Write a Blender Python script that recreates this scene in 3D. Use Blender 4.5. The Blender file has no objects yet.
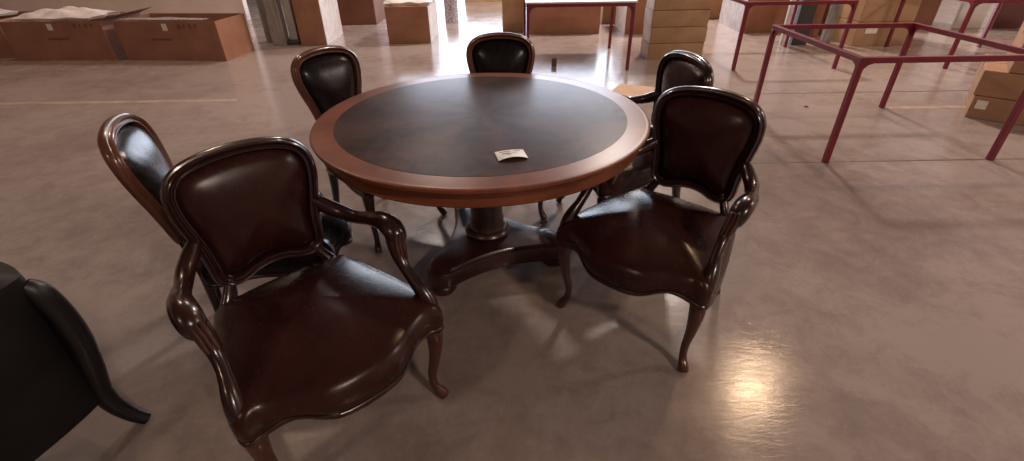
import bpy, bmesh, math, random
from mathutils import Vector, Matrix
random.seed(7)
R = math.radians
scene = bpy.context.scene
COL = scene.collection

# ------------------------------------------------------------------ camera
FPX, PITCH, ROLL, CAMH = 482.0, R(32.3), R(-0.9), 1.45
cam_data = bpy.data.cameras.new('camera')
cam = bpy.data.objects.new('camera', cam_data)
COL.objects.link(cam)
cam_data.sensor_fit = 'HORIZONTAL'
cam_data.sensor_width = 36.0
cam_data.lens = FPX / 1024 * 36.0
cam_data.clip_start = 0.02
cam_data.clip_end = 200
fwd = Vector((0, math.cos(PITCH), -math.sin(PITCH)))
rt0 = Vector((1, 0, 0)); up0 = rt0.cross(fwd)
rt = math.cos(ROLL) * rt0 + math.sin(ROLL) * up0
up = -math.sin(ROLL) * rt0 + math.cos(ROLL) * up0
m = Matrix((rt, up, -fwd)).transposed().to_4x4()
m.translation = Vector((0, 0, CAMH))
cam.matrix_world = m
scene.camera = cam

# ------------------------------------------------------------------ world, lights, exposure
world = bpy.data.worlds.new('daylight')
scene.world = world
world.use_nodes = True
bg = world.node_tree.nodes['Background']
bg.inputs['Color'].default_value = (0.72, 0.82, 1.0, 1)
bg.inputs['Strength'].default_value = 2.2

def area(name, loc, rot, sx, sy, power, color, shape='RECTANGLE'):
    l = bpy.data.lights.new(name, 'AREA')
    l.shape = shape; l.size = sx
    if shape in ('RECTANGLE', 'ELLIPSE'): l.size_y = sy
    l.energy = power; l.color = color
    o = bpy.data.objects.new(name, l)
    o.location = loc; o.rotation_euler = rot
    COL.objects.link(o)
    return o

# daylight pouring in through the loading door in the far wall
area('door_daylight', (0.0, 15.7, 1.75), (R(-90), 0, 0), 8.0, 3.4, 480, (0.80, 0.86, 1.0))
area('clerestory_daylight', (2.3, 15.7, 4.7), (R(-90), 0, 0), 5.2, 1.7, 120, (0.84, 0.88, 1.0))
# warm high bay lamps, plus unseen fill lamps added for brightness
WARM = (1.0, 0.70, 0.50)
area('bay_or_fill_lamp', (4.47, 6.1, 6.0), (0, 0, 0), 0.36, 0.36, 120, (1.0, 0.66, 0.40), 'DISK')
area('bay_or_fill_lamp', (-4.6, 6.5, 6.0), (0, 0, 0), 0.55, 0.55, 110, WARM, 'DISK')
area('bay_or_fill_lamp', (-4.5, -4.5, 6.0), (0, 0, 0), 0.55, 0.55, 110, WARM, 'DISK')  # added fill behind the camera to brighten the carton fronts
area('bay_or_fill_lamp', (4.5, -4.5, 6.0), (0, 0, 0), 0.8, 0.8, 370, (1.0, 0.78, 0.64), 'DISK')
for lx, ly, lp in ((-1.8, 9.2, 190), (3.2, 9.6, 620), (10.0, 2.8, 210)):  # added fill for the back floor and right side, no known fittings
    area('bay_or_fill_lamp', (lx, ly, 6.0), (0, 0, 0), 0.8, 0.8, lp, (1.0, 0.86, 0.77), 'DISK')

scene.view_settings.view_transform = 'Standard'
scene.view_settings.look = 'None'
scene.view_settings.exposure = 0.06
scene.view_settings.gamma = 1.0
scene.view_settings.use_curve_mapping = False
scene.cycles.max_bounces = 8
scene.cycles.use_denoising = True

# ------------------------------------------------------------------ materials
def new_mat(name):
    mt = bpy.data.materials.new(name)
    mt.use_nodes = True
    nt = mt.node_tree
    return mt, nt, nt.nodes['Principled BSDF']

def node(nt, kind, **kw):
    n = nt.nodes.new(kind)
    for k, v in kw.items(): setattr(n, k, v)
    return n

def ramp(nt, fac, stops):
    r = node(nt, 'ShaderNodeValToRGB')
    els = r.color_ramp.elements
    while len(els) < len(stops): els.new(0.5)
    for e, (p, c) in zip(els, stops):
        e.position = p; e.color = (*c, 1) if len(c) == 3 else c
    nt.links.new(fac, r.inputs[0])
    return r.outputs[0]

def noise(nt, scale, detail=4, rough=0.55, vec=None, dist=0.0):
    n = node(nt, 'ShaderNodeTexNoise')
    n.inputs['Scale'].default_value = scale
    n.inputs['Detail'].default_value = detail
    n.inputs['Roughness'].default_value = rough
    n.inputs['Distortion'].default_value = dist
    if vec is not None: nt.links.new(vec, n.inputs['Vector'])
    return n.outputs['Fac']

def objvec(nt, scale=(1, 1, 1), kind='Object'):
    tc = node(nt, 'ShaderNodeTexCoord')
    mp = node(nt, 'ShaderNodeMapping')
    mp.inputs['Scale'].default_value = scale
    nt.links.new(tc.outputs[kind], mp.inputs['Vector'])
    return mp.outputs[0]

def bump(nt, bsdf, fac, strength, dist=0.01):
    b = node(nt, 'ShaderNodeBump')
    b.inputs['Strength'].default_value = strength
    b.inputs['Distance'].default_value = dist
    nt.links.new(fac, b.inputs['Height'])
    nt.links.new(b.outputs[0], bsdf.inputs['Normal'])

def mottled(name, c1, c2, scale=6, rough=0.5, spread=(0.35, 0.65), bs=0.0, bscale=60, vscale=(1, 1, 1), metal=0, coat=0, coat_rough=0.1, spec=0.5):
    mt, nt, b = new_mat(name)
    v = objvec(nt, vscale)
    f = noise(nt, scale, vec=v)
    nt.links.new(ramp(nt, f, [(spread[0], c1), (spread[1], c2)]), b.inputs['Base Color'])
    b.inputs['Roughness'].default_value = rough
    b.inputs['Metallic'].default_value = metal
    b.inputs['Coat Weight'].default_value = coat
    b.inputs['Coat Roughness'].default_value = coat_rough
    b.inputs['Specular IOR Level'].default_value = spec
    if bs: bump(nt, b, noise(nt, bscale, vec=v), bs, 0.004)
    return mt

def leather_mat(name, c1, c2, rough=0.33):
    mt, nt, b = new_mat(name)
    v = objvec(nt)
    f = noise(nt, 7, 5, 0.6, v)
    nt.links.new(ramp(nt, f, [(0.35, c1), (0.7, c2)]), b.inputs['Base Color'])
    rr = node(nt, 'ShaderNodeMapRange')
    rr.inputs['To Min'].default_value = rough - 0.06
    rr.inputs['To Max'].default_value = rough + 0.08
    nt.links.new(noise(nt, 25, 3, 0.6, v), rr.inputs['Value'])
    nt.links.new(rr.outputs[0], b.inputs['Roughness'])
    b.inputs['Specular IOR Level'].default_value = 0.33
    vo = node(nt, 'ShaderNodeTexVoronoi'); vo.inputs['Scale'].default_value = 320
    nt.links.new(v, vo.inputs['Vector'])
    mx = node(nt, 'ShaderNodeMath', operation='ADD')
    nt.links.new(vo.outputs['Distance'], mx.inputs[0])
    nt.links.new(noise(nt, 14, 4, 0.5, v), mx.inputs[1])
    bump(nt, b, mx.outputs[0], 0.10, 0.0012)
    return mt

def wood_mat(name, c1, c2, rough=0.3, scale=3.0, stretch=(1, 1, 9), coat=0.3):
    mt, nt, b = new_mat(name)
    v = objvec(nt, stretch)
    f = noise(nt, scale, 6, 0.62, v, 0.4)
    nt.links.new(ramp(nt, f, [(0.3, c1), (0.7, c2)]), b.inputs['Base Color'])
    b.inputs['Roughness'].default_value = rough
    b.inputs['Coat Weight'].default_value = coat
    b.inputs['Coat Roughness'].default_value = 0.12
    bump(nt, b, f, 0.08, 0.002)
    return mt

M = {}
M['leather'] = leather_mat('oxblood_leather', (0.024, 0.0066, 0.0055), (0.040, 0.0118, 0.0092), 0.25)
M['leather_dark'] = leather_mat('black_brown_leather', (0.006, 0.004, 0.005), (0.012, 0.007, 0.007), 0.25)
M['wood'] = wood_mat('dark_mahogany', (0.012, 0.004, 0.004), (0.038, 0.011, 0.009), 0.26, 4, (4, 4, 1))
M['wood_mid'] = wood_mat('red_mahogany', (0.030, 0.009, 0.007), (0.085, 0.024, 0.015), 0.28, 4, (4, 4, 1))
M['wood_brown'] = wood_mat('brown_mahogany', (0.075, 0.026, 0.016), (0.16, 0.058, 0.034), 0.3, 4, (4, 4, 1))
M['walnut'] = wood_mat('walnut_band', (0.125, 0.034, 0.017), (0.235, 0.076, 0.037), 0.36, 5, (1, 1, 1), 0.0)
M['walnut'].node_tree.nodes['Principled BSDF'].inputs['Specular IOR Level'].default_value = 0.3
M['pedestal'] = wood_mat('pedestal_wood', (0.014, 0.005, 0.005), (0.055, 0.017, 0.012), 0.34, 3, (2, 2, 1))
M['red_paint'] = mottled('red_paint', (0.15, 0.007, 0.020), (0.20, 0.010, 0.027), 12, 0.35, coat=0.3)
M['cardboard'] = mottled('brown_cardboard', (0.28, 0.125, 0.075), (0.36, 0.175, 0.108), 3, 0.75, bs=0.3)
M['cardboard_tan'] = mottled('tan_cardboard', (0.36, 0.215, 0.115), (0.45, 0.28, 0.155), 4, 0.7, bs=0.2)
M['cardboard_mid'] = mottled('mid_brown_cardboard', (0.31, 0.165, 0.095), (0.39, 0.22, 0.13), 3, 0.72, bs=0.3)
M['cardboard_dark'] = mottled('dark_cardboard', (0.15, 0.06, 0.035), (0.20, 0.085, 0.05), 3, 0.75, bs=0.3)
M['tape'] = mottled('packing_tape', (0.32, 0.20, 0.11), (0.42, 0.27, 0.15), 20, 0.25)
M['label'] = mottled('paper_label', (0.72, 0.66, 0.60), (0.82, 0.77, 0.72), 30, 0.6)
M['ink'] = mottled('printed_ink', (0.05, 0.02, 0.015), (0.09, 0.035, 0.025), 40, 0.8)
M['ink_soft'] = mottled('soft_print', (0.12, 0.05, 0.03), (0.16, 0.07, 0.045), 40, 0.8)
M['ink_faint'] = mottled('faint_print', (0.17, 0.075, 0.045), (0.21, 0.10, 0.06), 60, 0.8)
M['foam'] = mottled('white_foam_sheet', (0.55, 0.48, 0.45), (0.70, 0.64, 0.62), 9, 0.45, bs=0.35, bscale=14)
M['board_white'] = mottled('white_board', (0.62, 0.58, 0.56), (0.72, 0.68, 0.66), 4, 0.45, bs=0.2, bscale=12)
M['board_dark'] = mottled('dark_grey_board', (0.03, 0.03, 0.035), (0.055, 0.05, 0.055), 5, 0.4)
M['board_pale'] = mottled('pale_board', (0.62, 0.50, 0.42), (0.72, 0.60, 0.52), 5, 0.35)
M['film'] = mottled('grey_stretch_film', (0.20, 0.18, 0.175), (0.36, 0.33, 0.32), 5, 0.22, vscale=(6, 6, 0.7), bs=0.9, bscale=10)
M['maroon'] = mottled('maroon_board', (0.11, 0.035, 0.035), (0.15, 0.05, 0.05), 3, 0.6)
M['shell'] = leather_mat('near_black_leather', (0.004, 0.003, 0.003), (0.007, 0.005, 0.005), 0.5)
M['black_wood'] = wood_mat('blackened_wood', (0.004, 0.003, 0.003), (0.008, 0.004, 0.004), 0.42, 4, (4, 4, 1), 0.0)
M['wall'] = mottled('painted_wall', (0.68, 0.57, 0.52), (0.76, 0.65, 0.59), 2, 0.8)
M['metal_roof'] = mottled('roof_sheet', (0.13, 0.12, 0.115), (0.17, 0.155, 0.145), 2, 0.6)
M['label_blue'] = mottled('printed_can_label', (0.30, 0.28, 0.36), (0.62, 0.58, 0.66), 35, 0.5, spread=(0.45, 0.55))
M['tin'] = mottled('tin_lid', (0.10, 0.06, 0.05), (0.16, 0.09, 0.08), 9, 0.4)

# polished concrete
def concrete():
    mt, nt, b = new_mat('polished_concrete')
    v = objvec(nt)
    big = noise(nt, 0.55, 6, 0.62, v, 0.3)
    small = noise(nt, 5.5, 8, 0.7, v, 0.6)
    fine = noise(nt, 24, 8, 0.75, v, 1.2)
    add0 = node(nt, 'ShaderNodeMath', operation='MULTIPLY_ADD')
    nt.links.new(fine, add0.inputs[0]); add0.inputs[1].default_value = 0.28
    nt.links.new(big, add0.inputs[2])
    add = node(nt, 'ShaderNodeMath', operation='MULTIPLY_ADD')
    nt.links.new(small, add.inputs[0]); add.inputs[1].default_value = 0.60
    nt.links.new(add0.outputs[0], add.inputs[2])
    c = ramp(nt, add.outputs[0], [(0.60, (0.165, 0.125, 0.110)), (0.86, (0.248, 0.195, 0.176)), (1.0, (0.31, 0.252, 0.228))])
    nt.links.new(c, b.inputs['Base Color'])
    rr = node(nt, 'ShaderNodeMapRange')
    rr.inputs['From Min'].default_value = 0.3; rr.inputs['From Max'].default_value = 0.7
    rr.inputs['To Min'].default_value = 0.13; rr.inputs['To Max'].default_value = 0.24
    nt.links.new(noise(nt, 2.2, 6, 0.7, v), rr.inputs['Value'])
    nt.links.new(rr.outputs[0], b.inputs['Roughness'])
    b.inputs['Specular IOR Level'].default_value = 0.5
    # trowel marks
    w = noise(nt, 11, 5, 0.6, objvec(nt, (1, 3.2, 1)), 1.6)
    bump(nt, b, w, 0.12, 0.004)
    return mt
M['concrete'] = concrete()
M['joint'] = mottled('joint_sealant', (0.10, 0.07, 0.06), (0.15, 0.11, 0.09), 8, 0.7)
M['pale_strip'] = mottled('pale_floor_strip', (0.28, 0.20, 0.155), (0.46, 0.34, 0.25), 7, 0.5)

# table top centre: radiating dark veneer
def sunburst():
    mt, nt, b = new_mat('sunburst_veneer')
    tc = node(nt, 'ShaderNodeTexCoord')
    sep = node(nt, 'ShaderNodeSeparateXYZ'); nt.links.new(tc.outputs['Object'], sep.inputs[0])
    at = node(nt, 'ShaderNodeMath', operation='ARCTAN2')
    nt.links.new(sep.outputs[1], at.inputs[0]); nt.links.new(sep.outputs[0], at.inputs[1])
    ml = node(nt, 'ShaderNodeMath', operation='MULTIPLY'); ml.inputs[1].default_value = 16 / (2 * math.pi)
    nt.links.new(at.outputs[0], ml.inputs[0])
    ad = node(nt, 'ShaderNodeMath', operation='ADD'); ad.inputs[1].default_value = 20.3
    nt.links.new(ml.outputs[0], ad.inputs[0])
    md = node(nt, 'ShaderNodeMath', operation='MODULO'); md.inputs[1].default_value = 2.0
    nt.links.new(ad.outputs[0], md.inputs[0])
    seg = node(nt, 'ShaderNodeMath', operation='PINGPONG'); seg.inputs[1].default_value = 1.0
    nt.links.new(md.outputs[0], seg.inputs[0])
    v = objvec(nt)
    n = noise(nt, 9, 6, 0.65, v, 0.8)
    mm = node(nt, 'ShaderNodeMath', operation='MULTIPLY_ADD'); mm.inputs[1].default_value = 0.26
    nt.links.new(seg.outputs[0], mm.inputs[0]); nt.links.new(n, mm.inputs[2])
    nt.links.new(ramp(nt, mm.outputs[0], [(0.40, (0.018, 0.009, 0.009)), (0.90, (0.085, 0.042, 0.036))]), b.inputs['Base Color'])
    b.inputs['Roughness'].default_value = 0.40
    b.inputs['Specular IOR Level'].default_value = 0.11
    bump(nt, b, n, 0.05, 0.001)
    return mt
M['sunburst'] = sunburst()

# ------------------------------------------------------------------ object helpers
def tag(o, label=None, cat=None, group=None, kind=None):
    if label: o['label'] = label
    if cat: o['category'] = cat
    if group: o['group'] = group
    if kind: o['kind'] = kind
    return o

def empty(name, loc=(0, 0, 0), rz=0.0):
    o = bpy.data.objects.new(name, None)
    o.empty_display_size = 0.1
    o.location = loc; o.rotation_euler = (0, 0, rz)
    COL.objects.link(o)
    return o

def link(name, bm, mat, parent=None, smooth=True, loc=None, rz=None):
    bmesh.ops.recalc_face_normals(bm, faces=bm.faces[:])
    me = bpy.data.meshes.new(name)
    bm.to_mesh(me); bm.free()
    if smooth:
        for p in me.polygons: p.use_smooth = True
        try: me.set_sharp_from_angle(angle=R(42))
        except Exception: pass
    me.materials.append(mat)
    o = bpy.data.objects.new(name, me)
    COL.objects.link(o)
    if parent: o.parent = parent
    if loc: o.location = loc
    if rz is not None: o.rotation_euler = (0, 0, rz)
    return o

def copy_tree(o, parent=None):
    c = o.copy(); COL.objects.link(c)
    if parent: c.parent = parent
    for ch in list(o.children): copy_tree(ch, c)
    return c

def crom(pts, n=8, closed=False):
    P = [Vector(p) for p in pts]
    out = []
    N = len(P)
    segs = N if closed else N - 1
    for i in range(segs):
        if closed: a, b, c, d = P[(i - 1) % N], P[i], P[(i + 1) % N], P[(i + 2) % N]
        else: a, b, c, d = P[max(i - 1, 0)], P[i], P[i + 1], P[min(i + 2, N - 1)]
        for k in range(n):
            t = k / n
            out.append(0.5 * ((2 * b) + (c - a) * t + (2 * a - 5 * b + 4 * c - d) * t * t + (3 * b - a - 3 * c + d) * t ** 3))
    if not closed: out.append(P[-1].copy())
    return out

def sweep(bm, ctrl, n=7, sides=14, square=0.0):
    """ctrl: (x,y,z, rx, ry) ; rx is half size across (sideways), ry half size in the bending direction"""
    path = crom([c[:3] for c in ctrl], n)
    rr = crom([(c[3], c[4] if len(c) > 4 else c[3], 0) for c in ctrl], n)
    prev = None; rings = []
    ref = Vector((1, 0, 0))
    t0 = (path[1] - path[0]).normalized()
    side = (ref - ref.dot(t0) * t0).normalized()
    for i, pnt in enumerate(path):
        t = (path[min(i + 1, len(path) - 1)] - path[max(i - 1, 0)]).normalized()
        side = (side - side.dot(t) * t).normalized()
        nrm = t.cross(side)
        ring = []
        for k in range(sides):
            a = 2 * math.pi * k / sides
            ca, sa = math.cos(a), math.sin(a)
            if square:
                e = 1 - 0.5 * square
                ca = math.copysign(abs(ca) ** e, ca); sa = math.copysign(abs(sa) ** e, sa)
            ring.append(bm.verts.new(pnt + side * ca * rr[i].x + nrm * sa * rr[i].y))
        rings.append(ring)
    for a, b in zip(rings, rings[1:]):
        for k in range(sides):
            bm.faces.new((a[k], a[(k + 1) % sides], b[(k + 1) % sides], b[k]))
    for ring, s in ((rings[0], -1), (rings[-1], 1)):
        c = bm.verts.new(sum((v.co for v in ring), Vector()) / sides)
        for k in range(sides):
            bm.faces.new((ring[k], ring[(k + 1) % sides], c))
    return bm

def loft(bm, rings, cap0=True, cap1=True):
    vs = [[bm.verts.new(p) for p in r] for r in rings]
    n = len(vs[0])
    for a, b in zip(vs, vs[1:]):
        for k in range(n):
            bm.faces.new((a[k], a[(k + 1) % n], b[(k + 1) % n], b[k]))
    if cap0: bm.faces.new(vs[0][::-1])
    if cap1: bm.faces.new(vs[-1])
    return bm

def lathe(bm, prof, seg=48, center=(0, 0)):
    rings = [[(center[0] + r * math.cos(2 * math.pi * k / seg), center[1] + r * math.sin(2 * math.pi * k / seg), z) for k in range(seg)] for r, z in prof]
    return loft(bm, rings)

def box(bm, x0, x1, y0, y1, z0, z1, bev=0.0, mat=None):
    r = bmesh.ops.create_cube(bm, size=1)
    vs = r['verts']
    for v in vs:
        v.co = Vector(((x0 + x1) / 2 + v.co.x * (x1 - x0), (y0 + y1) / 2 + v.co.y * (y1 - y0), (z0 + z1) / 2 + v.co.z * (z1 - z0)))
        if mat is not None: v.co = mat @ v.co
    if bev:
        es = list({e for v in vs for e in v.link_edges})
        bmesh.ops.bevel(bm, geom=es, offset=bev, segments=2, profile=0.6, affect='EDGES')
    return bm

def nb(): return bmesh.new()

# ------------------------------------------------------------------ setting
def flat_box(name, x0, x1, y0, y1, z0, z1, mat):
    o = link(name, box(nb(), x0, x1, y0, y1, z0, z1), M[mat], smooth=False)
    return tag(o, kind='structure')
flat_box('floor', -13, 11, -6, 22, -0.2, 0, 'concrete')
flat_box('ceiling', -13, 11, -6, 15.4, 6.8, 7.0, 'metal_roof')
flat_box('wall_left', -13.2, -13, -6, 15.4, 0, 7.0, 'wall')
flat_box('wall_right', 11, 11.2, -6, 15.4, 0, 7.0, 'wall')
flat_box('wall_front', -13, 11, -6.2, -6, 0, 7.0, 'metal_roof')
bmw = nb()
box(bmw, -13, -3.4, 15.2, 15.4, 0, 7.0); box(bmw, 4.6, 11, 15.2, 15.4, 0, 7.0); box(bmw, -3.4, 4.6, 15.2, 15.4, 5.5, 7.0); box(bmw, -3.4, 4.6, 15.2, 15.4, 3.5, 3.9); box(bmw, -3.4, -0.3, 15.2, 15.4, 3.9, 5.5)
tag(link('wall_back', bmw, M['metal_roof'], smooth=False), kind='structure')
flat_box('wall_partition', -13, -4.95, 9.9, 10.05, 0, 7.0, 'wall')
# floor joints and thin pale strips
bmj = nb()
box(bmj, 2.35, 11, 4.765, 4.785, 0, 0.0015)
box(bmj, 0.9, 11, 3.135, 3.15, 0, 0.0015)
tag(link('trim_1', bmj, M['joint'], smooth=False), kind='structure')
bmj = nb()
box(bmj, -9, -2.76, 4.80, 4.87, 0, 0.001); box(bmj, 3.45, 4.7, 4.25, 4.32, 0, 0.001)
tag(link('trim_2', bmj, M['pale_strip'], smooth=False), kind='structure')

# ------------------------------------------------------------------ round table
TC = (-0.122, 2.04)
table = empty('round_table', (TC[0], TC[1], 0))
tag(table, 'large round pedestal table with dark sunburst top and walnut band', 'table')
b = nb()
lathe(b, [(0.60, 0.725), (0.667, 0.722), (0.688, 0.722), (0.693, 0.727), (0.693, 0.732), (0.700, 0.735), (0.708, 0.742), (0.711, 0.750), (0.709, 0.756), (0.702, 0.7595), (0.696, 0.7585), (0.690, 0.760), (0.30, 0.760)], 128)
link('table_top', b, M['walnut'], table)
b = nb(); lathe(b, [(0.618, 0.7595), (0.618, 0.7606), (0.616, 0.7610), (0.02, 0.7610)], 128)
tag(link('inlay', b, M['sunburst'], table), 'dark sunburst veneer centre')
b = nb()
lathe(b, [(0.60, 0.674), (0.664, 0.674), (0.676, 0.676), (0.680, 0.682), (0.672, 0.687), (0.672, 0.708), (0.680, 0.713), (0.680, 0.724), (0.60, 0.724)], 128)
link('apron', b, M['walnut'], table)
b = nb()
lathe(b, [(0.075, 0.165), (0.105, 0.165), (0.112, 0.178), (0.105, 0.192), (0.088, 0.200), (0.080, 0.225), (0.083, 0.25), (0.078, 0.26), (0.074, 0.45), (0.078, 0.56), (0.090, 0.60), (0.12, 0.63), (0.20, 0.66), (0.05, 0.665)], 48)
link('column', b, M['pedestal'], table)
# three armed plinth with concave sides
angs = [R(232), R(352), R(112)]
RF = 0.332
out = []
for i in range(3):
    a0, a1 = angs[i], angs[(i + 1) % 3]
    if a1 < a0: a1 += 2 * math.pi
    d = Vector((math.cos(a0), math.sin(a0), 0)); t = Vector((-d.y, d.x, 0))
    for s in range(-4, 5):
        aa = s / 4 * R(78)
        out.append(d * (RF + 0.065 * math.cos(aa)) + t * 0.075 * math.sin(aa))
    am = (a0 + a1) / 2
    d1 = Vector((math.cos(a1), math.sin(a1), 0)); t1 = Vector((-d1.y, d1.x, 0))
    p0 = d * RF + t * 0.075; p1 = d1 * RF - t1 * 0.075
    mid = Vector((math.cos(am), math.sin(am), 0)) * 0.185
    for s in range(1, 12):
        u = s / 12
        # bezier through the waist
        c = 2 * mid - (p0 + p1) / 2
        out.append(p0 * (1 - u) ** 2 + c * 2 * u * (1 - u) + p1 * u * u)
def ringz(z, k): return [(p.x * k, p.y * k, z) for p in out]
b = nb(); loft(b, [ringz(0.055, 0.97), ringz(0.06, 1.0), ringz(0.128, 1.0), ringz(0.134, 0.985), ringz(0.136, 0.95), ringz(0.150, 0.90), ringz(0.158, 0.60)])
link('plinth', b, M['pedestal'], table)
for a in angs:
    b = nb()
    lathe(b, [(0.035, 0.0), (0.052, 0.004), (0.064, 0.022), (0.062, 0.040), (0.048, 0.052), (0.046, 0.060)], 32, (math.cos(a) * RF, math.sin(a) * RF))
    link('foot', b, M['pedestal'], table)

# curled card on the table
def card():
    b = nb(); W, D, n = 0.105, 0.078, 14
    g = [[None] * 4 for _ in range(n + 1)]
    def pt(i, j, dz):
        u = i / n - 0.5
        z = 0.004 + 0.040 * (0.25 - u * u) * (1 - j / 3 * 0.65)
        return Vector((u * W, (j / 3 - 0.5) * D, z + dz))
    top = [[b.verts.new(pt(i, j, 0.0006)) for j in range(4)] for i in range(n + 1)]
    bot = [[b.verts.new(pt(i, j, 0)) for j in range(4)] for i in range(n + 1)]
    for i in range(n):
        for j in range(3):
            b.faces.new((top[i][j], top[i + 1][j], top[i + 1][j + 1], top[i][j + 1]))
            b.faces.new((bot[i][j], bot[i][j + 1], bot[i + 1][j + 1], bot[i + 1][j]))
    for i in range(n):
        b.faces.new((top[i][0], bot[i][0], bot[i + 1][0], top[i + 1][0])); b.faces.new((top[i][3], top[i + 1][3], bot[i + 1][3], bot[i][3]))
    for j in range(3):
        b.faces.new((top[0][j], top[0][j + 1], bot[0][j + 1], bot[0][j])); b.faces.new((top[n][j], bot[n][j], bot[n][j + 1], top[n][j + 1]))
    root = link('paper_card', b, M['label'], None, True, (0.001, 1.583, 0.7605), R(12))
    b = nb()
    def strip(u0, u1, v0, v1):
        k = 6
        rows = []
        for i in range(k + 1):
            u = u0 + (u1 - u0) * i / k
            for_v = []
            for vv in (v0, v1):
                z = 0.004 + 0.040 * (0.25 - u * u) * (1 - (vv + 0.5) * 0.65) + 0.0012
                for_v.append(b.verts.new((u * W, vv * D, z)))
            rows.append(for_v)
        for r0, r1 in zip(rows, rows[1:]): b.faces.new((r0[0], r1[0], r1[1], r0[1]))
    strip(-0.36, 0.05, 0.26, 0.33); strip(0.12, 0.36, 0.30, 0.36)
    strip(-0.3, -0.05, 0.02, 0.10); strip(-0.15, 0.0, -0.12, -0.04); strip(0.05, 0.2, 0.08, 0.12)
    link('print', b, M['ink'], root)
    return root
tag(card(), 'small curled white printed card lying on the dark round table top', 'card')

# ------------------------------------------------------------------ chairs
def mirror(pts): # half outline x>=0 bottom->top, returns closed loop
    return pts + [(-x, y) for x, y in pts[::-1] if abs(x) > 1e-6]

SEAT_HALF = [(0, 0.325), (0.10, 0.312), (0.185, 0.262), (0.245, 0.238), (0.290, 0.236), (0.308, 0.205), (0.302, 0.12), (0.282, 0.0), (0.255, -0.12), (0.232, -0.215), (0.205, -0.262), (0.10, -0.280), (0, -0.284)]
def seat_loop(sx, sy, k=1.0, n=6):
    half = SEAT_HALF
    loop = [(x * sx, y * sy, 0) for x, y in half] + [(-x * sx, y * sy, 0) for x, y in half[-2:0:-1]]
    L = crom(loop, n, True)
    c = Vector((0, -0.01, 0))
    return [c + (p - c) * k for p in L]

def make_back(root, OUT, zb, y0, rake, curve, leather, wood, fw=0.036):
    # OUT: half outline bottom->top relative to (0, zb)
    loop = [(x, z, 0) for x, z in OUT] + [(-x, z, 0) for x, z in OUT[-2:0:-1]]
    L = crom(loop, 6, True)
    n = len(L)
    H = max(p.y for p in L)
    cz = H * 0.52
    def place(x, z, d):   # d toward the front
        y = y0 + rake * z + curve * (x / 0.22) ** 2 + d
        return Vector((x, y, zb + z - d * rake))
    nrm = []
    for i in range(n):
        t = L[(i + 1) % n] - L[i - 1]
        nn = Vector((t.y, -t.x, 0)).normalized()
        nrm.append(nn)
    # frame profile (outward, front)
    prof = [(-0.034, -0.014), (-0.034, 0.010), (-0.030, 0.016), (-0.024, 0.016), (-0.021, 0.011), (-0.014, 0.012), (-0.008, 0.020), (0.0, 0.023), (0.007, 0.018), (0.009, 0.010), (0.015, 0.008), (0.019, 0.001), (0.018, -0.012), (0.010, -0.020), (-0.020, -0.021)]
    b = nb(); rings = []
    for i in range(n):
        rings.append([b.verts.new(place(L[i].x + nrm[i].x * o, L[i].y + nrm[i].y * o, d)) for o, d in [(o_ * (0.62 if o_ < 0 else 0.8), d_) for o_, d_ in prof]])
    m_ = len(prof)
    for i in range(n):
        a, c = rings[i], rings[(i + 1) % n]
        for k in range(m_): b.faces.new((a[k], a[(k + 1) % m_], c[(k + 1) % m_], c[k]))
    link('back_frame', b, wood, root)
    # padded panel: front and rear
    def pad(name, sgn, depth, base):
        b = nb(); K = 9
        rows = []
        for j in range(K):
            u = j / K
            s = 1 - u
            dd = base + sgn * depth * (1 - s ** 2.2) ** 0.75 if j else base - sgn * 0.006
            rows.append([b.verts.new(place((L[i].x - nrm[i].x * 0.019) * s, cz + (L[i].y - nrm[i].y * 0.019 - cz) * s, dd)) for i in range(n)])
        for a, c in zip(rows, rows[1:]):
            for i in range(n): b.faces.new((a[i], a[(i + 1) % n], c[(i + 1) % n], c[i]))
        cv = b.verts.new(place(0, cz, base + sgn * depth))
        for i in range(n): b.faces.new((rows[-1][i], rows[-1][(i + 1) % n], cv))
        link(name, b, leather, root)
    pad('backrest', 1, 0.052, 0.000)
    pad('backrest_rear', -1, 0.012, -0.012)
    return place

def front_leg(s, wood, root, x=0.272, y=0.192, top=0.385):
    b = nb()
    sweep(b, [(s * x, y - 0.01, top, 0.026, 0.026), (s * (x + 0.008), y + 0.008, top - 0.04, 0.030, 0.030), (s * (x + 0.014), y + 0.018, top - 0.09, 0.028, 0.028),
              (s * (x + 0.008), y + 0.010, 0.20, 0.020, 0.020), (s * (x - 0.004), y - 0.004, 0.11, 0.0155, 0.0155), (s * (x - 0.002), y, 0.055, 0.0145, 0.0145),
              (s * (x + 0.012), y + 0.016, 0.022, 0.020, 0.018), (s * (x + 0.020), y + 0.024, 0.004, 0.019, 0.017)], 6, 14)
    link('leg', b, M['wood_mid'], root)

def rear_leg(s, wood, root, xt, yt, zt, xs, ys, rk=1.0):
    b = nb()
    sweep(b, [(s * xt, yt, zt, 0.017, 0.017), (s * (xt + xs) / 2, (yt + ys) / 2, (zt + 0.40) / 2, 0.018, 0.018), (s * xs, ys, 0.40, 0.023, 0.023), (s * xs, ys + 0.002, 0.33, 0.024, 0.024),
              (s * (xs + 0.004), ys - 0.010 * rk, 0.2, 0.019, 0.019), (s * (xs + 0.012), ys - 0.045 * rk, 0.08, 0.015, 0.015), (s * (xs + 0.018), ys - 0.075 * rk, 0.003, 0.016, 0.016)], 6, 12, 0.5)
    link('leg', b, wood, root)

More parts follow.
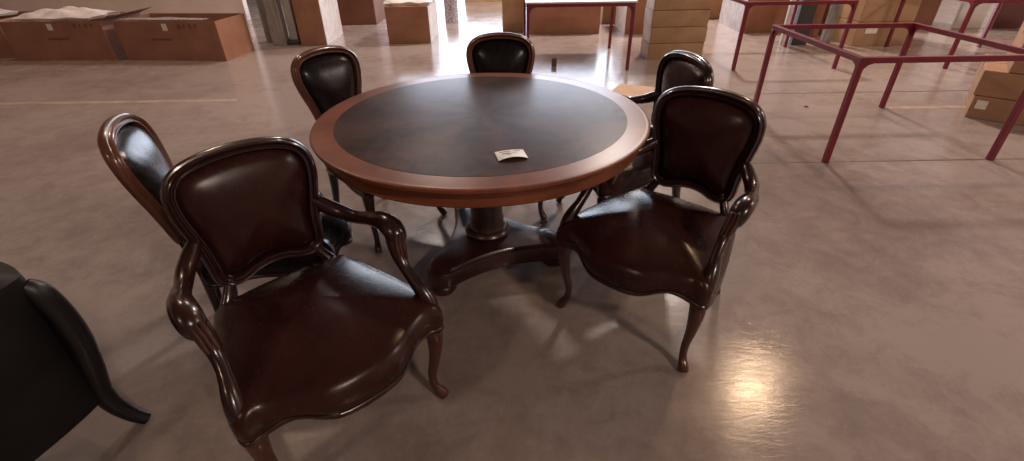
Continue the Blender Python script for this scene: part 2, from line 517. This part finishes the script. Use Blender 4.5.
def make_seat(root, sx, sy, leather, wood, z_rail=0.335, z_edge=0.415, dome=0.088):
    L = lambda k: seat_loop(sx, sy, k)
    # leather: side walls bulge then a domed top
    b = nb()
    def lift(p, z):   # the lower edge rises between the legs
        a = abs(p.x) / sx
        f = math.exp(-((a - 0.185) / 0.065) ** 2) * 0.034 if p.y > 0.15 else 0.0
        sd_ = math.exp(-((p.y / sy + 0.05) / 0.13) ** 2) * 0.030 if a > 0.2 else 0.0
        w_ = max(0.0, min(1.0, (z_edge - z) / (z_edge - z_rail)))
        return z + (f + sd_) * w_
    spec = [(0.985, z_rail + 0.004), (1.004, z_rail + 0.012), (1.016, z_rail + 0.034), (1.016, z_edge - 0.022), (1.002, z_edge - 0.002), (0.975, z_edge + 0.014), (0.94, z_edge + 0.026)]
    rings = [[(p.x, p.y, lift(p, z)) for p in L(k)] for k, z in spec]
    for j in range(1, 10):
        k = 0.94 * (1 - j / 10)
        z = z_edge + 0.026 + (dome - 0.026) * (1 - (k / 0.94) ** 1.8)
        rings.append([(p.x, p.y, z) for p in L(k)])
    loft(b, rings)
    link('seat', b, leather, root)
    b = nb()
    rings = [[(p.x, p.y, lift(p, z)) for p in L(k)] for k, z in [(0.86, z_rail - 0.010), (0.985, z_rail - 0.010), (1.008, z_rail - 0.006), (1.014, z_rail + 0.001), (1.008, z_rail + 0.008), (0.99, z_rail + 0.012), (0.9, z_rail + 0.012)]]
    loft(b, rings)
    link('seat_rail', b, wood, root)

def make_armchair(name='armchair'):
    root = empty(name)
    lea, wd = M['leather'], M['wood']
    make_seat(root, 1.03, 1.0, lea, wd)
    OUT = [(0, 0.016), (0.05, 0.010), (0.095, -0.006), (0.138, -0.004), (0.168, 0.026), (0.174, 0.080), (0.182, 0.145), (0.198, 0.215), (0.209, 0.280), (0.203, 0.338), (0.168, 0.380), (0.10, 0.402), (0, 0.410)]
    make_back(root, OUT, 0.480, -0.305, -0.10, 0.018, lea, wd)
    for s in (-1, 1):
        front_leg(s, wd, root)
        rear_leg(s, wd, root, 0.136, -0.305, 0.50, 0.188, -0.262)
        b = nb()
        sweep(b, [(s * 0.180, -0.322, 0.648, 0.0192, 0.0264), (s * 0.206, -0.296, 0.631, 0.0252, 0.0312), (s * 0.245, -0.240, 0.608, 0.0264, 0.0252), (s * 0.268, -0.175, 0.604, 0.0240, 0.0204),
                  (s * 0.286, -0.105, 0.621, 0.0264, 0.0216), (s * 0.294, -0.040, 0.638, 0.0324, 0.0264), (s * 0.296, 0.012, 0.636, 0.0360, 0.0312), (s * 0.294, 0.042, 0.614, 0.0336, 0.0300), (s * 0.290, 0.036, 0.586, 0.0240, 0.0216), (s * 0.288, 0.012, 0.580, 0.0144, 0.0144)], 7, 16)
        link('armrest', b, wd, root)
        b = nb()
        sweep(b, [(s * 0.289, 0.020, 0.635, 0.0216, 0.0216), (s * 0.284, 0.040, 0.600, 0.0252, 0.0264), (s * 0.280, 0.062, 0.565, 0.0240, 0.0252), (s * 0.278, 0.092, 0.530, 0.0192, 0.0204),
                  (s * 0.282, 0.130, 0.495, 0.0192, 0.0216), (s * 0.290, 0.165, 0.460, 0.0240, 0.0276), (s * 0.296, 0.190, 0.420, 0.0252, 0.0312), (s * 0.296, 0.200, 0.370, 0.0216, 0.0312)], 7, 14)
        link('arm_support', b, wd, root)
        for dx in (-0.012, 0.0, 0.012):    # carved reeding on the front of the scroll
            b = nb()
            sweep(b, [(s * 0.291 + dx, 0.068, 0.634, 0.005), (s * 0.288 + dx, 0.070, 0.610, 0.0068), (s * 0.284 + dx, 0.080, 0.584, 0.0068), (s * 0.280 + dx, 0.094, 0.552, 0.004)], 5, 8)
            link('carving', b, M['wood_mid'], root)
    return root

def make_side_chair(name='side_chair'):
    root = empty(name)
    lea, wd = M['leather_dark'], M['wood']
    make_seat(root, 0.86, 0.92, lea, wd)
    OUT = [(0, 0.0), (0.06, 0.0), (0.105, 0.012), (0.128, 0.05), (0.136, 0.11), (0.152, 0.18), (0.174, 0.25), (0.186, 0.32), (0.174, 0.375), (0.130, 0.410), (0.065, 0.424), (0, 0.428)]
    make_back(root, OUT, 0.49, -0.270, -0.20, 0.020, lea, M['wood_brown'])
    for s in (-1, 1):
        front_leg(s, wd, root, 0.230, 0.170)
        rear_leg(s, wd, root, 0.112, -0.272, 0.53, 0.160, -0.232, 0.4)
    return root

def put(o, x, y, deg, label, cat='chair', group=None, sc=1.0):
    o.location = (x, y, 0); o.rotation_euler = (0, 0, R(deg)); o.scale = (sc, sc, sc)
    return tag(o, label, cat, group)
GA, GS = 'oxblood leather armchairs around the round table', 'dark leather side chairs around the round table'
arm = make_armchair()
armB = copy_tree(arm); armF = copy_tree(arm)
put(arm, -0.615, 1.13, -137, 'oxblood leather armchair with carved arms, nearest, turned away from the table', group=GA)
put(armB, 0.570, 1.618, 138.5, 'oxblood leather armchair pulled up right of the table, its cabriole front legs in view', group=GA)
put(armF, 0.575, 2.40, 105, 'dark leather armchair behind the right armchair, one arm reaching to the table edge', group=GA)
sd = make_side_chair()
sdD = copy_tree(sd); sdE = copy_tree(sd)
put(sd, -0.975, 1.66, -68, 'dark leather side chair half hidden behind the nearest armchair back', group=GS)
put(sdD, -0.705, 2.41, -128, 'dark leather side chair with rounded back at the far left of the table', group=GS)
put(sdE, -0.056, 2.602, 179, 'dark leather side chair facing the camera behind the far edge of the table', group=GS)

# ------------------------------------------------------------------ near black tub chair at the lower left
def make_tub():
    root = empty('tub_chair')
    # plan: local corner (0.30, 0.30) is the one in view; opening toward -X
    def shell_path(inset):
        w = 0.30 - inset
        pts = [(-0.34, w + 0.0), (-0.15, w + 0.01), (0.10, w + 0.005), (0.235 - inset * 0.6, w - 0.015), (w - 0.01, w - 0.07), (w + 0.01, 0.0), (w - 0.01, -w + 0.07), (0.235 - inset * 0.6, -w + 0.015), (0.10, -w - 0.005), (-0.15, -w - 0.01), (-0.34, -w)]
        return crom([(x, y, 0) for x, y in pts], 5)
    o_, i_ = shell_path(0), shell_path(0.075)
    b = nb(); rings = []
    n = len(o_)
    for k in range(n):
        u = abs(k / (n - 1) - 0.5) * 2
        top = 0.675 - 0.03 * u ** 2
        po, pi = o_[k], i_[k]
        mid = (po + pi) / 2
        rings.append([b.verts.new(v) for v in [(po.x, po.y, 0.165), (po.x * 1.0, po.y * 1.0, 0.40), (po.x * 1.015, po.y * 1.015, top - 0.05), (po.x * 1.0, po.y * 1.0, top - 0.012), (mid.x, mid.y, top + 0.012), (pi.x, pi.y, top - 0.012), (pi.x, pi.y, top - 0.05), (pi.x, pi.y, 0.165)]])
    for a, c in zip(rings, rings[1:]):
        for k in range(8): b.faces.new((a[k], a[(k + 1) % 8], c[(k + 1) % 8], c[k]))
    b.faces.new(rings[0]); b.faces.new(rings[-1][::-1])
    link('backrest', b, M['shell'], root)
    b = nb(); box(b, -0.34, 0.22, -0.235, 0.235, 0.17, 0.44, 0.035)
    link('seat_cushion', b, M['shell'], root)
    for sx, sy in ((1, 1), (1, -1), (-1, 1), (-1, -1)):
        b = nb()
        if sx > 0:
            sweep(b, [(0.262, sy * 0.268, 0.625, 0.024, 0.024), (0.276, sy * 0.284, 0.590, 0.032, 0.032), (0.284, sy * 0.294, 0.50, 0.034, 0.034), (0.284, sy * 0.295, 0.40, 0.034, 0.034), (0.274, sy * 0.286, 0.29, 0.033, 0.033), (0.262, sy * 0.276, 0.19, 0.031, 0.031), (0.266, sy * 0.280, 0.115, 0.028, 0.028), (0.286, sy * 0.300, 0.045, 0.024, 0.024), (0.306, sy * 0.322, 0.003, 0.022, 0.022)], 7, 14, 0.3)
        else:
            sweep(b, [(-0.30, sy * 0.26, 0.20, 0.030, 0.030), (-0.30, sy * 0.26, 0.10, 0.024, 0.024), (-0.31, sy * 0.265, 0.003, 0.018, 0.018)], 6, 14, 0.3)
        link('leg', b, M['black_wood'], root)
    return root
tub = make_tub()
tub.location = (-1.692, 0.894, 0); tub.rotation_euler = (0, 0, R(-20))
tag(tub, 'near black tub armchair with splayed curved leg, cut off at the lower left', 'chair')

# ------------------------------------------------------------------ red metal table frames
FH = 0.72
def make_frame(W=1.17, D=1.17, H=FH, t=0.036):
    root = empty('table_frame')
    h = t / 2; z0, z1 = H - t, H
    for y in (-D / 2, D / 2):
        link('rail', box(nb(), -W / 2 + h, W / 2 - h, y - h, y + h, z0, z1, 0.003), M['red_paint'], root, False)
    for x in (-W / 2, W / 2):
        link('rail', box(nb(), x - h, x + h, -D / 2 - h, D / 2 + h, z0, z1, 0.003), M['red_paint'], root, False)
    for x in (-1, 1):
        for y in (-1, 1):
            link('leg', box(nb(), x * W / 2 - h, x * W / 2 + h, y * D / 2 - h, y * D / 2 + h, 0, z0, 0.003), M['red_paint'], root, False)
            b = nb()
            for ax in (0, 1):
                pr = [(h, z0), (h, z0 - 0.07), (h + 0.012, z0 - 0.035), (h + 0.030, z0 - 0.014), (h + 0.070, z0)]
                rings = []
                for off in (-0.006, 0.006):
                    rg = []
                    for d, z in pr:
                        px, py = (x * (W / 2 - d), y * D / 2 + off) if ax == 0 else (x * W / 2 + off, y * (D / 2 - d))
                        rg.append((px, py, z))
                    rings.append(rg)
                loft(b, rings)
            link('gusset', b, M['red_paint'], root, False)
    return root
fr = make_frame()
specs = [(2.815, 3.72, 'nearest red metal table frame, right of the armchairs'),
         (0.80, 6.40, 'red metal table frame behind the far chair, carrying a pale board'),
         (3.18, 6.29, 'red metal table frame right of the tall tan carton stack'),
         (5.62, 6.15, 'red metal table frame farthest to the right')]
for i, (x, y, lb) in enumerate(specs):
    o = fr if i == 0 else copy_tree(fr)
    o.location = (x, y, 0)
    if i == 3: o.rotation_euler = (0, 0, R(-5))
    tag(o, lb, 'table frame', 'bare red metal table frames')
b = nb(); box(b, 0.19, 1.42, 5.79, 6.99, 0, 0.018, 0.004)
tag(link('board', b, M['board_pale'], None, False, (0, 0, FH)), 'pale board laid on the red frame behind the far chair', 'board')

# ------------------------------------------------------------------ cartons
def carton(x, y, z, w, d, h, rz=0.0, mat='cardboard', lab=None, tape=True, side=None, marks=False):
    """x,y: front left corner; front face looks toward -Y before rotation"""
    root = empty('carton', (x, y, z), rz)
    b = nb()
    box(b, 0, w, 0, d, 0, h, 0.008)
    bmesh.ops.subdivide_edges(b, edges=b.edges[:], cuts=3, use_grid_fill=True)
    for v in b.verts:
        u = (v.co.x / w - 0.5) * 2; q = (v.co.z / h - 0.5) * 2; e = (v.co.y / d - 0.5) * 2
        if abs(v.co.y) < 0.01 or abs(v.co.y - d) < 0.01:
            v.co.y += (0.006 if v.co.y > 0.01 else -0.006) * max(0, 1 - u * u) * max(0, 1 - q * q)
    link('body', b, M[mat], root, False)
    if tape:
        b = nb(); box(b, -0.001, w + 0.001, d / 2 - 0.03, d / 2 + 0.03, h - 0.0005, h + 0.0012)
        for xx in ((-0.0012, 0), (w, w + 0.0012)): box(b, xx[0], xx[1], d / 2 - 0.03, d / 2 + 0.03, h - 0.12, h + 0.001)
        link('tape', b, M['tape'], root, False)
    if lab:
        for (u, v, lw, lh) in lab:
            b = nb(); box(b, u, u + lw, -0.0085, -0.0065, v, v + lh)
            link('label', b, M['label'], root, False)
    if side:   # film wrapped side panel
        b = nb(); box(b, w, w + 0.006, 0.01, d - 0.01, 0.0, h) if side > 0 else box(b, -0.006, 0, 0.01, d - 0.01, 0.0, h)
        link('foam_wrap', b, M['foam'], root, False)
    return root

def open_carton(x, y, w, d, h, rz, flaps, lab=None, marks=None, mat='cardboard'):
    root = empty('carton', (x, y, 0), rz)
    t = 0.008
    b = nb()
    box(b, 0, w, 0, t, 0, h); box(b, 0, w, d - t, d, 0, h); box(b, 0, t, t, d - t, 0, h); box(b, w - t, w, t, d - t, 0, h); box(b, t, w - t, t, d - t, 0, t)
    link('body', b, M[mat], root, False)
    for (side, ang, L) in flaps:
        b = nb()
        if side == 'back': mtx = Matrix.Translation((0, d, h)) @ Matrix.Rotation(R(ang), 4, 'X'); box(b, 0.01, w - 0.01, -0.004, 0.0, 0, L, mat=mtx)
        elif side == 'front': mtx = Matrix.Translation((0, 0, h)) @ Matrix.Rotation(R(-ang), 4, 'X'); box(b, 0.01, w - 0.01, 0.0, 0.004, 0, L, mat=mtx)
        elif side == 'right': mtx = Matrix.Translation((w, 0, h)) @ Matrix.Rotation(R(ang), 4, 'Y'); box(b, -0.004, 0.0, 0.01, d - 0.01, 0, L, mat=mtx)
        else: mtx = Matrix.Translation((0, 0, h)) @ Matrix.Rotation(R(-ang), 4, 'Y'); box(b, 0.0, 0.004, 0.01, d - 0.01, 0, L, mat=mtx)
        link('flap', b, M[mat], root, False)
    if lab:
        for (u, v, lw, lh) in lab:
            b = nb(); box(b, u, u + lw, -0.002, 0.0, v, v + lh); link('label', b, M['label'], root, False)
    if marks:
        mx, mz = marks
        for k in range(4):
            x0 = mx + k * 0.075
            b = nb()
            box(b, x0, x0 + 0.014, -0.002, 0.0, mz, mz + 0.045)
            if k != 1: box(b, x0, x0 + 0.038, -0.002, 0.0, mz + 0.033, mz + 0.045)
            if k in (0, 2): box(b, x0, x0 + 0.038, -0.002, 0.0, mz, mz + 0.012)
            link('printed_letter', b, M['ink_soft'], root, False)
        b = nb(); box(b, mx - 0.42, mx - 0.14, -0.002, 0.0, mz - 0.15, mz - 0.120)
        link('printed_line', b, M['ink_faint'], root, False)
    return root

def crumple(name, cx, cy, z, w, d, h, mat, label, cat, rz=0.0, seed=1, nx=26, ny=16):
    """a crumpled sheet or bag of film with real thickness"""
    rnd = random.Random(seed)
    hs = [(rnd.uniform(0, 6.28), rnd.uniform(0, 6.28), rnd.uniform(2, 9), rnd.uniform(2, 9), rnd.uniform(0.2, 1)) for _ in range(9)]
    b = nb(); top = []; bot = []
    for i in range(nx + 1):
        rt_, rb_ = [], []
        for j in range(ny + 1):
            u, v = i / nx * 2 - 1, j / ny * 2 - 1
            e = (1 - abs(u) ** 3) * (1 - abs(v) ** 3)
            wv = sum(a * math.sin(p + u * f) * math.cos(q + v * g) for p, q, f, g, a in hs) / 4
            jx = 1 + 0.06 * math.sin(5 * v + seed); jy = 1 + 0.08 * math.sin(6 * u + seed)
            zz = h * (0.25 + 0.55 * e + 0.35 * wv * (0.4 + e))
            rt_.append(b.verts.new((u * w / 2 * jx, v * d / 2 * jy, max(zz, 0.012))))
            rb_.append(b.verts.new((u * w / 2 * jx * 0.97, v * d / 2 * jy * 0.97, 0.0)))
        top.append(rt_); bot.append(rb_)
    for i in range(nx):
        for j in range(ny):
            b.faces.new((top[i][j], top[i + 1][j], top[i + 1][j + 1], top[i][j + 1]))
            b.faces.new((bot[i][j], bot[i][j + 1], bot[i + 1][j + 1], bot[i + 1][j]))
    for i in range(nx):
        b.faces.new((top[i][0], bot[i][0], bot[i + 1][0], top[i + 1][0])); b.faces.new((top[i][ny], top[i + 1][ny], bot[i + 1][ny], bot[i][ny]))
    for j in range(ny):
        b.faces.new((top[0][j], top[0][j + 1], bot[0][j + 1], bot[0][j])); b.faces.new((top[nx][j], bot[nx][j], bot[nx][j + 1], top[nx][j + 1]))
    return tag(link(name, b, M[mat], None, True, (cx, cy, z), rz), label, cat)

# left row of long open cartons
GL = 'long open cartons along the left'
tag(open_carton(-8.3, 6.95, 1.50, 0.8, 0.48, 0, [('back', -100, 0.26)]), 'long brown open carton at the far left edge of the row', 'carton', GL)
tag(open_carton(-6.60, 6.76, 1.35, 0.78, 0.485, R(-2.5), [('back', -98, 0.30), ('right', 72, 0.22)], [(0.62, 0.38, 0.07, 0.08)], (0.98, 0.41)), 'long brown open carton with a white foam sheet spilling over it', 'carton', GL)
tag(open_carton(-5.09, 6.70, 1.40, 0.66, 0.485, R(-6), [], [(0.66, 0.37, 0.07, 0.085)], (0.88, 0.40)), 'long brown film-wrapped carton at the right end of the left row', 'carton', GL)
crumple('foam_sheet', -5.95, 7.05, 0.486, 1.05, 0.55, 0.13, 'foam', 'crumpled white foam sheet on top of the middle long carton', 'packing foam', R(3), 3)
crumple('foam_sheet', -7.6, 7.3, 0.484, 1.2, 0.6, 0.12, 'foam', 'crumpled grey-white foam sheet on the farthest left carton', 'packing foam', 0, 5)
crumple('plastic_film', -4.44, 6.72, 0.487, 1.2, 0.12, 0.03, 'film', 'crumpled shiny film along the front edge of the right long carton', 'plastic film', R(-6), 8, 30, 8)

# wrapped upright boards and stack
def leaning_boards():
    root = empty('wrapped_boards', (-3.50, 7.55, 0))
    b = nb(); box(b, -0.18, 0.02, 0.20, 0.34, 0.0, 1.9, 0.01); link('board', b, M['film'], root, False)
    b = nb(); box(b, 0.02, 0.22, -0.05, 0.10, 0.0, 1.9, 0.012); link('board', b, M['film'], root, False)
    b = nb(); box(b, 0.22, 0.34, 0.12, 0.36, 0.0, 1.8, 0.012); link('board', b, M['board_white'], root, False)
    b = nb(); box(b, 0.18, 0.40, -0.02, 0.30, 0.0, 0.05, 0.01); link('base', b, M['board_dark'], root, False)
    return tag(root, 'tall grey film-wrapped boards standing left of the tall brown carton', 'boards')
leaning_boards()
c = carton(-3.05, 7.47, 0, 0.37, 0.92, 1.6, R(2), 'cardboard', tape=True, side=1)
tag(c, 'tall brown carton with white foam on its right side', 'carton')
tag(carton(-3.2, 9.2, 0, 0.86, 0.8, 1.4, 0, 'cardboard_dark'), 'dark brown carton behind the tall foam-sided carton', 'carton')
c = carton(-1.77, 7.50, 0, 0.615, 0.95, 0.50, 0, 'cardboard', side=1)
tag(c, 'square brown carton with a wrinkled bag on top', 'carton')
crumple('plastic_bag', -1.46, 7.95, 0.502, 0.66, 0.8, 0.16, 'foam', 'wrinkled pale bag lying on the square carton', 'bag', 0, 11)
# tin
tin = empty('tin_can', (-1.02, 9.35, 0))
b = nb(); lathe(b, [(0.12, 0), (0.125, 0.005), (0.122, 0.02), (0.122, 0.36), (0.125, 0.375), (0.118, 0.38)], 32); link('body', b, M['label_blue'], tin)
b = nb(); lathe(b, [(0.116, 0.378), (0.112, 0.400), (0.02, 0.402)], 32); link('lid', b, M['tin'], tin)
tag(tin, 'printed round can behind the square brown carton', 'can')
tag(carton(-1.0, 12.1, 0, 1.3, 0.7, 0.6, 0, 'cardboard_tan'), 'low tan carton alone on the bright floor far back', 'carton')

# cartons behind the board carrying frame
tag(carton(-0.10, 8.30, 0, 0.36, 0.8, 0.75, 0, 'board_pale' if False else 'cardboard_tan'), 'narrow pale carton just behind the far chair', 'carton')
tag(carton(0.33, 8.05, 0, 1.09, 0.8, 0.62, 0, 'cardboard', [(0.3, 0.4, 0.16, 0.1)]), 'wide brown carton behind the board-carrying red frame', 'carton')
tag(carton(1.60, 8.9, 0, 0.62, 0.8, 0.55, 0, 'cardboard_tan'), 'tan carton seen through the gap past the wide brown carton', 'carton')
tag(carton(1.80, 7.95, 0, 0.42, 0.8, 0.8, 0, 'cardboard', side=-1), 'brown carton with a foam side, left of the tan stack', 'carton')
# tan stack
z = 0.0
for k in range(6):
    hh = 0.186
    tag(carton(1.74 + (0.006 if k % 2 else 0), 6.28, z, 0.70, 0.32, hh, R(3), 'cardboard_tan', [(0.05, 0.12, 0.1, 0.05)] if k == 3 else None, side=-1),
        ['bottom', 'second', 'third', 'fourth', 'fifth', 'top'][k] + ' flat tan carton of the stack between the red frames', 'carton', 'flat tan cartons stacked between the frames')
    z += hh + 0.0035
tag(carton(2.62, 7.75, 0, 0.30, 0.8, 0.9, 0, 'cardboard'), 'narrow brown carton right behind the tan stack', 'carton')
tag(carton(3.42, 9.2, 0, 0.35, 0.6, 0.9, 0, 'cardboard_tan'), 'tan carton far back beside the bright floor', 'carton')
tag(carton(3.60, 7.92, 0, 0.86, 0.95, 0.80, 0, 'cardboard', [(0.62, 0.44, 0.13, 0.16), (0.80, 0.55, 0.05, 0.03)], side=-1), 'brown carton with white label and foam side behind the middle red frame', 'carton')
def slab(name, x, y, w, d, h, mat, label, lean=0.0, rz=0.0, cat='board'):
    b = nb(); box(b, 0, w, 0, d, 0, h, 0.006)
    return tag(link(name, b, M[mat], None, False, (x, y, 0), rz), label, cat)
slab('upright_board', 3.75, 6.98, 0.11, 0.05, 1.1, 'board_white', 'narrow white board standing beside the dark post behind the frames')
slab('upright_board', 3.90, 6.98, 0.21, 0.10, 1.1, 'board_dark', 'dark grey upright board behind the nearest red frame')
tag(carton(4.24, 7.52, 0, 0.32, 0.36, 1.0, 0, 'cardboard'), 'brown carton between the dark board and the right tan stack', 'carton')
slab('upright_board', 4.36, 7.05, 0.12, 0.06, 1.05, 'film', 'grey film-wrapped board leaning left of the right tan stack')
z = 0.0
for k in range(4):
    tag(carton(4.66, 6.86 , z, 0.74, 0.9, 0.30, R(1), 'cardboard_tan', [(0.12, 0.16, 0.16, 0.07)] if k in (0, 2) else None),
        ['bottom', 'second', 'third', 'top'][k] + ' tan carton of the stack behind the nearest red frame', 'carton', 'tan cartons stacked behind the nearest frame')
    z += 0.3035
tag(carton(5.80, 7.95, 0, 0.75, 0.8, 1.0, 0, 'cardboard_dark'), 'dark brown carton right of the right tan stack', 'carton')
slab('upright_board', 6.95, 8.0, 0.42, 0.06, 1.0, 'board_white', 'white panel standing between dark cartons at the upper right')
slab('upright_board', 7.50, 7.95, 0.62, 0.10, 1.0, 'maroon', 'dark maroon panel standing at the upper right')
z = 0.0
for k in range(3):
    tag(carton(7.25, 6.6, z, 0.9, 0.7, 0.32, R(-6), 'cardboard_tan'), ['bottom', 'middle', 'top'][k] + ' tan carton of the stack at the far upper right', 'carton', 'tan cartons at the far upper right')
    z += 0.3235
# near right stack, turned
z = 0.0
for k, (w, hh, dx) in enumerate(((1.1, 0.185, 0.0), (1.12, 0.205, -0.012), (1.0, 0.36, 0.09))):
    tag(carton(3.93 + dx, 4.02 - dx, z, w, 0.75, hh, R(-40), 'cardboard_mid', [(0.03, 0.085, 0.075, 0.07)] if k == 0 else None),
        ['bottom carton with a small white label, right edge stack', 'middle brown carton of the right edge stack', 'top brown carton of the right edge stack'][k], 'carton', 'brown cartons stacked at the right edge')
    z += hh + 0.0035

# small things on the floor
b = nb(); box(b, -0.19, 0.19, -0.30, 0.30, 0, 0.004)  # tan sheet put in for a warm patch of light on the floor
tag(link('sunlit_patch', b, M['cardboard_tan'], None, False, (1.22, 4.86, 0), R(-28)), 'flat tan sheet standing in for a sunlit patch on the floor between the table edge and far armchair', 'cardboard')  # not real cardboard: a patch of light, sharing the cartons' tan material
b = nb(); box(b, -0.03, 0.03, -0.02, 0.02, 0, 0.09, 0.004)
tag(link('wooden_block', b, M['cardboard_dark'], None, False, (0.545, 6.05, 0)), 'small brown block standing on the bare floor behind the table', 'block')
b = nb(); lathe(b, [(0.008, 0), (0.02, 0.002), (0.014, 0.008), (0.004, 0.010)], 10)
tag(link('debris', b, M['ink'], None, True, (2.735, 4.35, 0)), 'tiny dark scrap on the floor left of the nearest red frame', 'scrap')
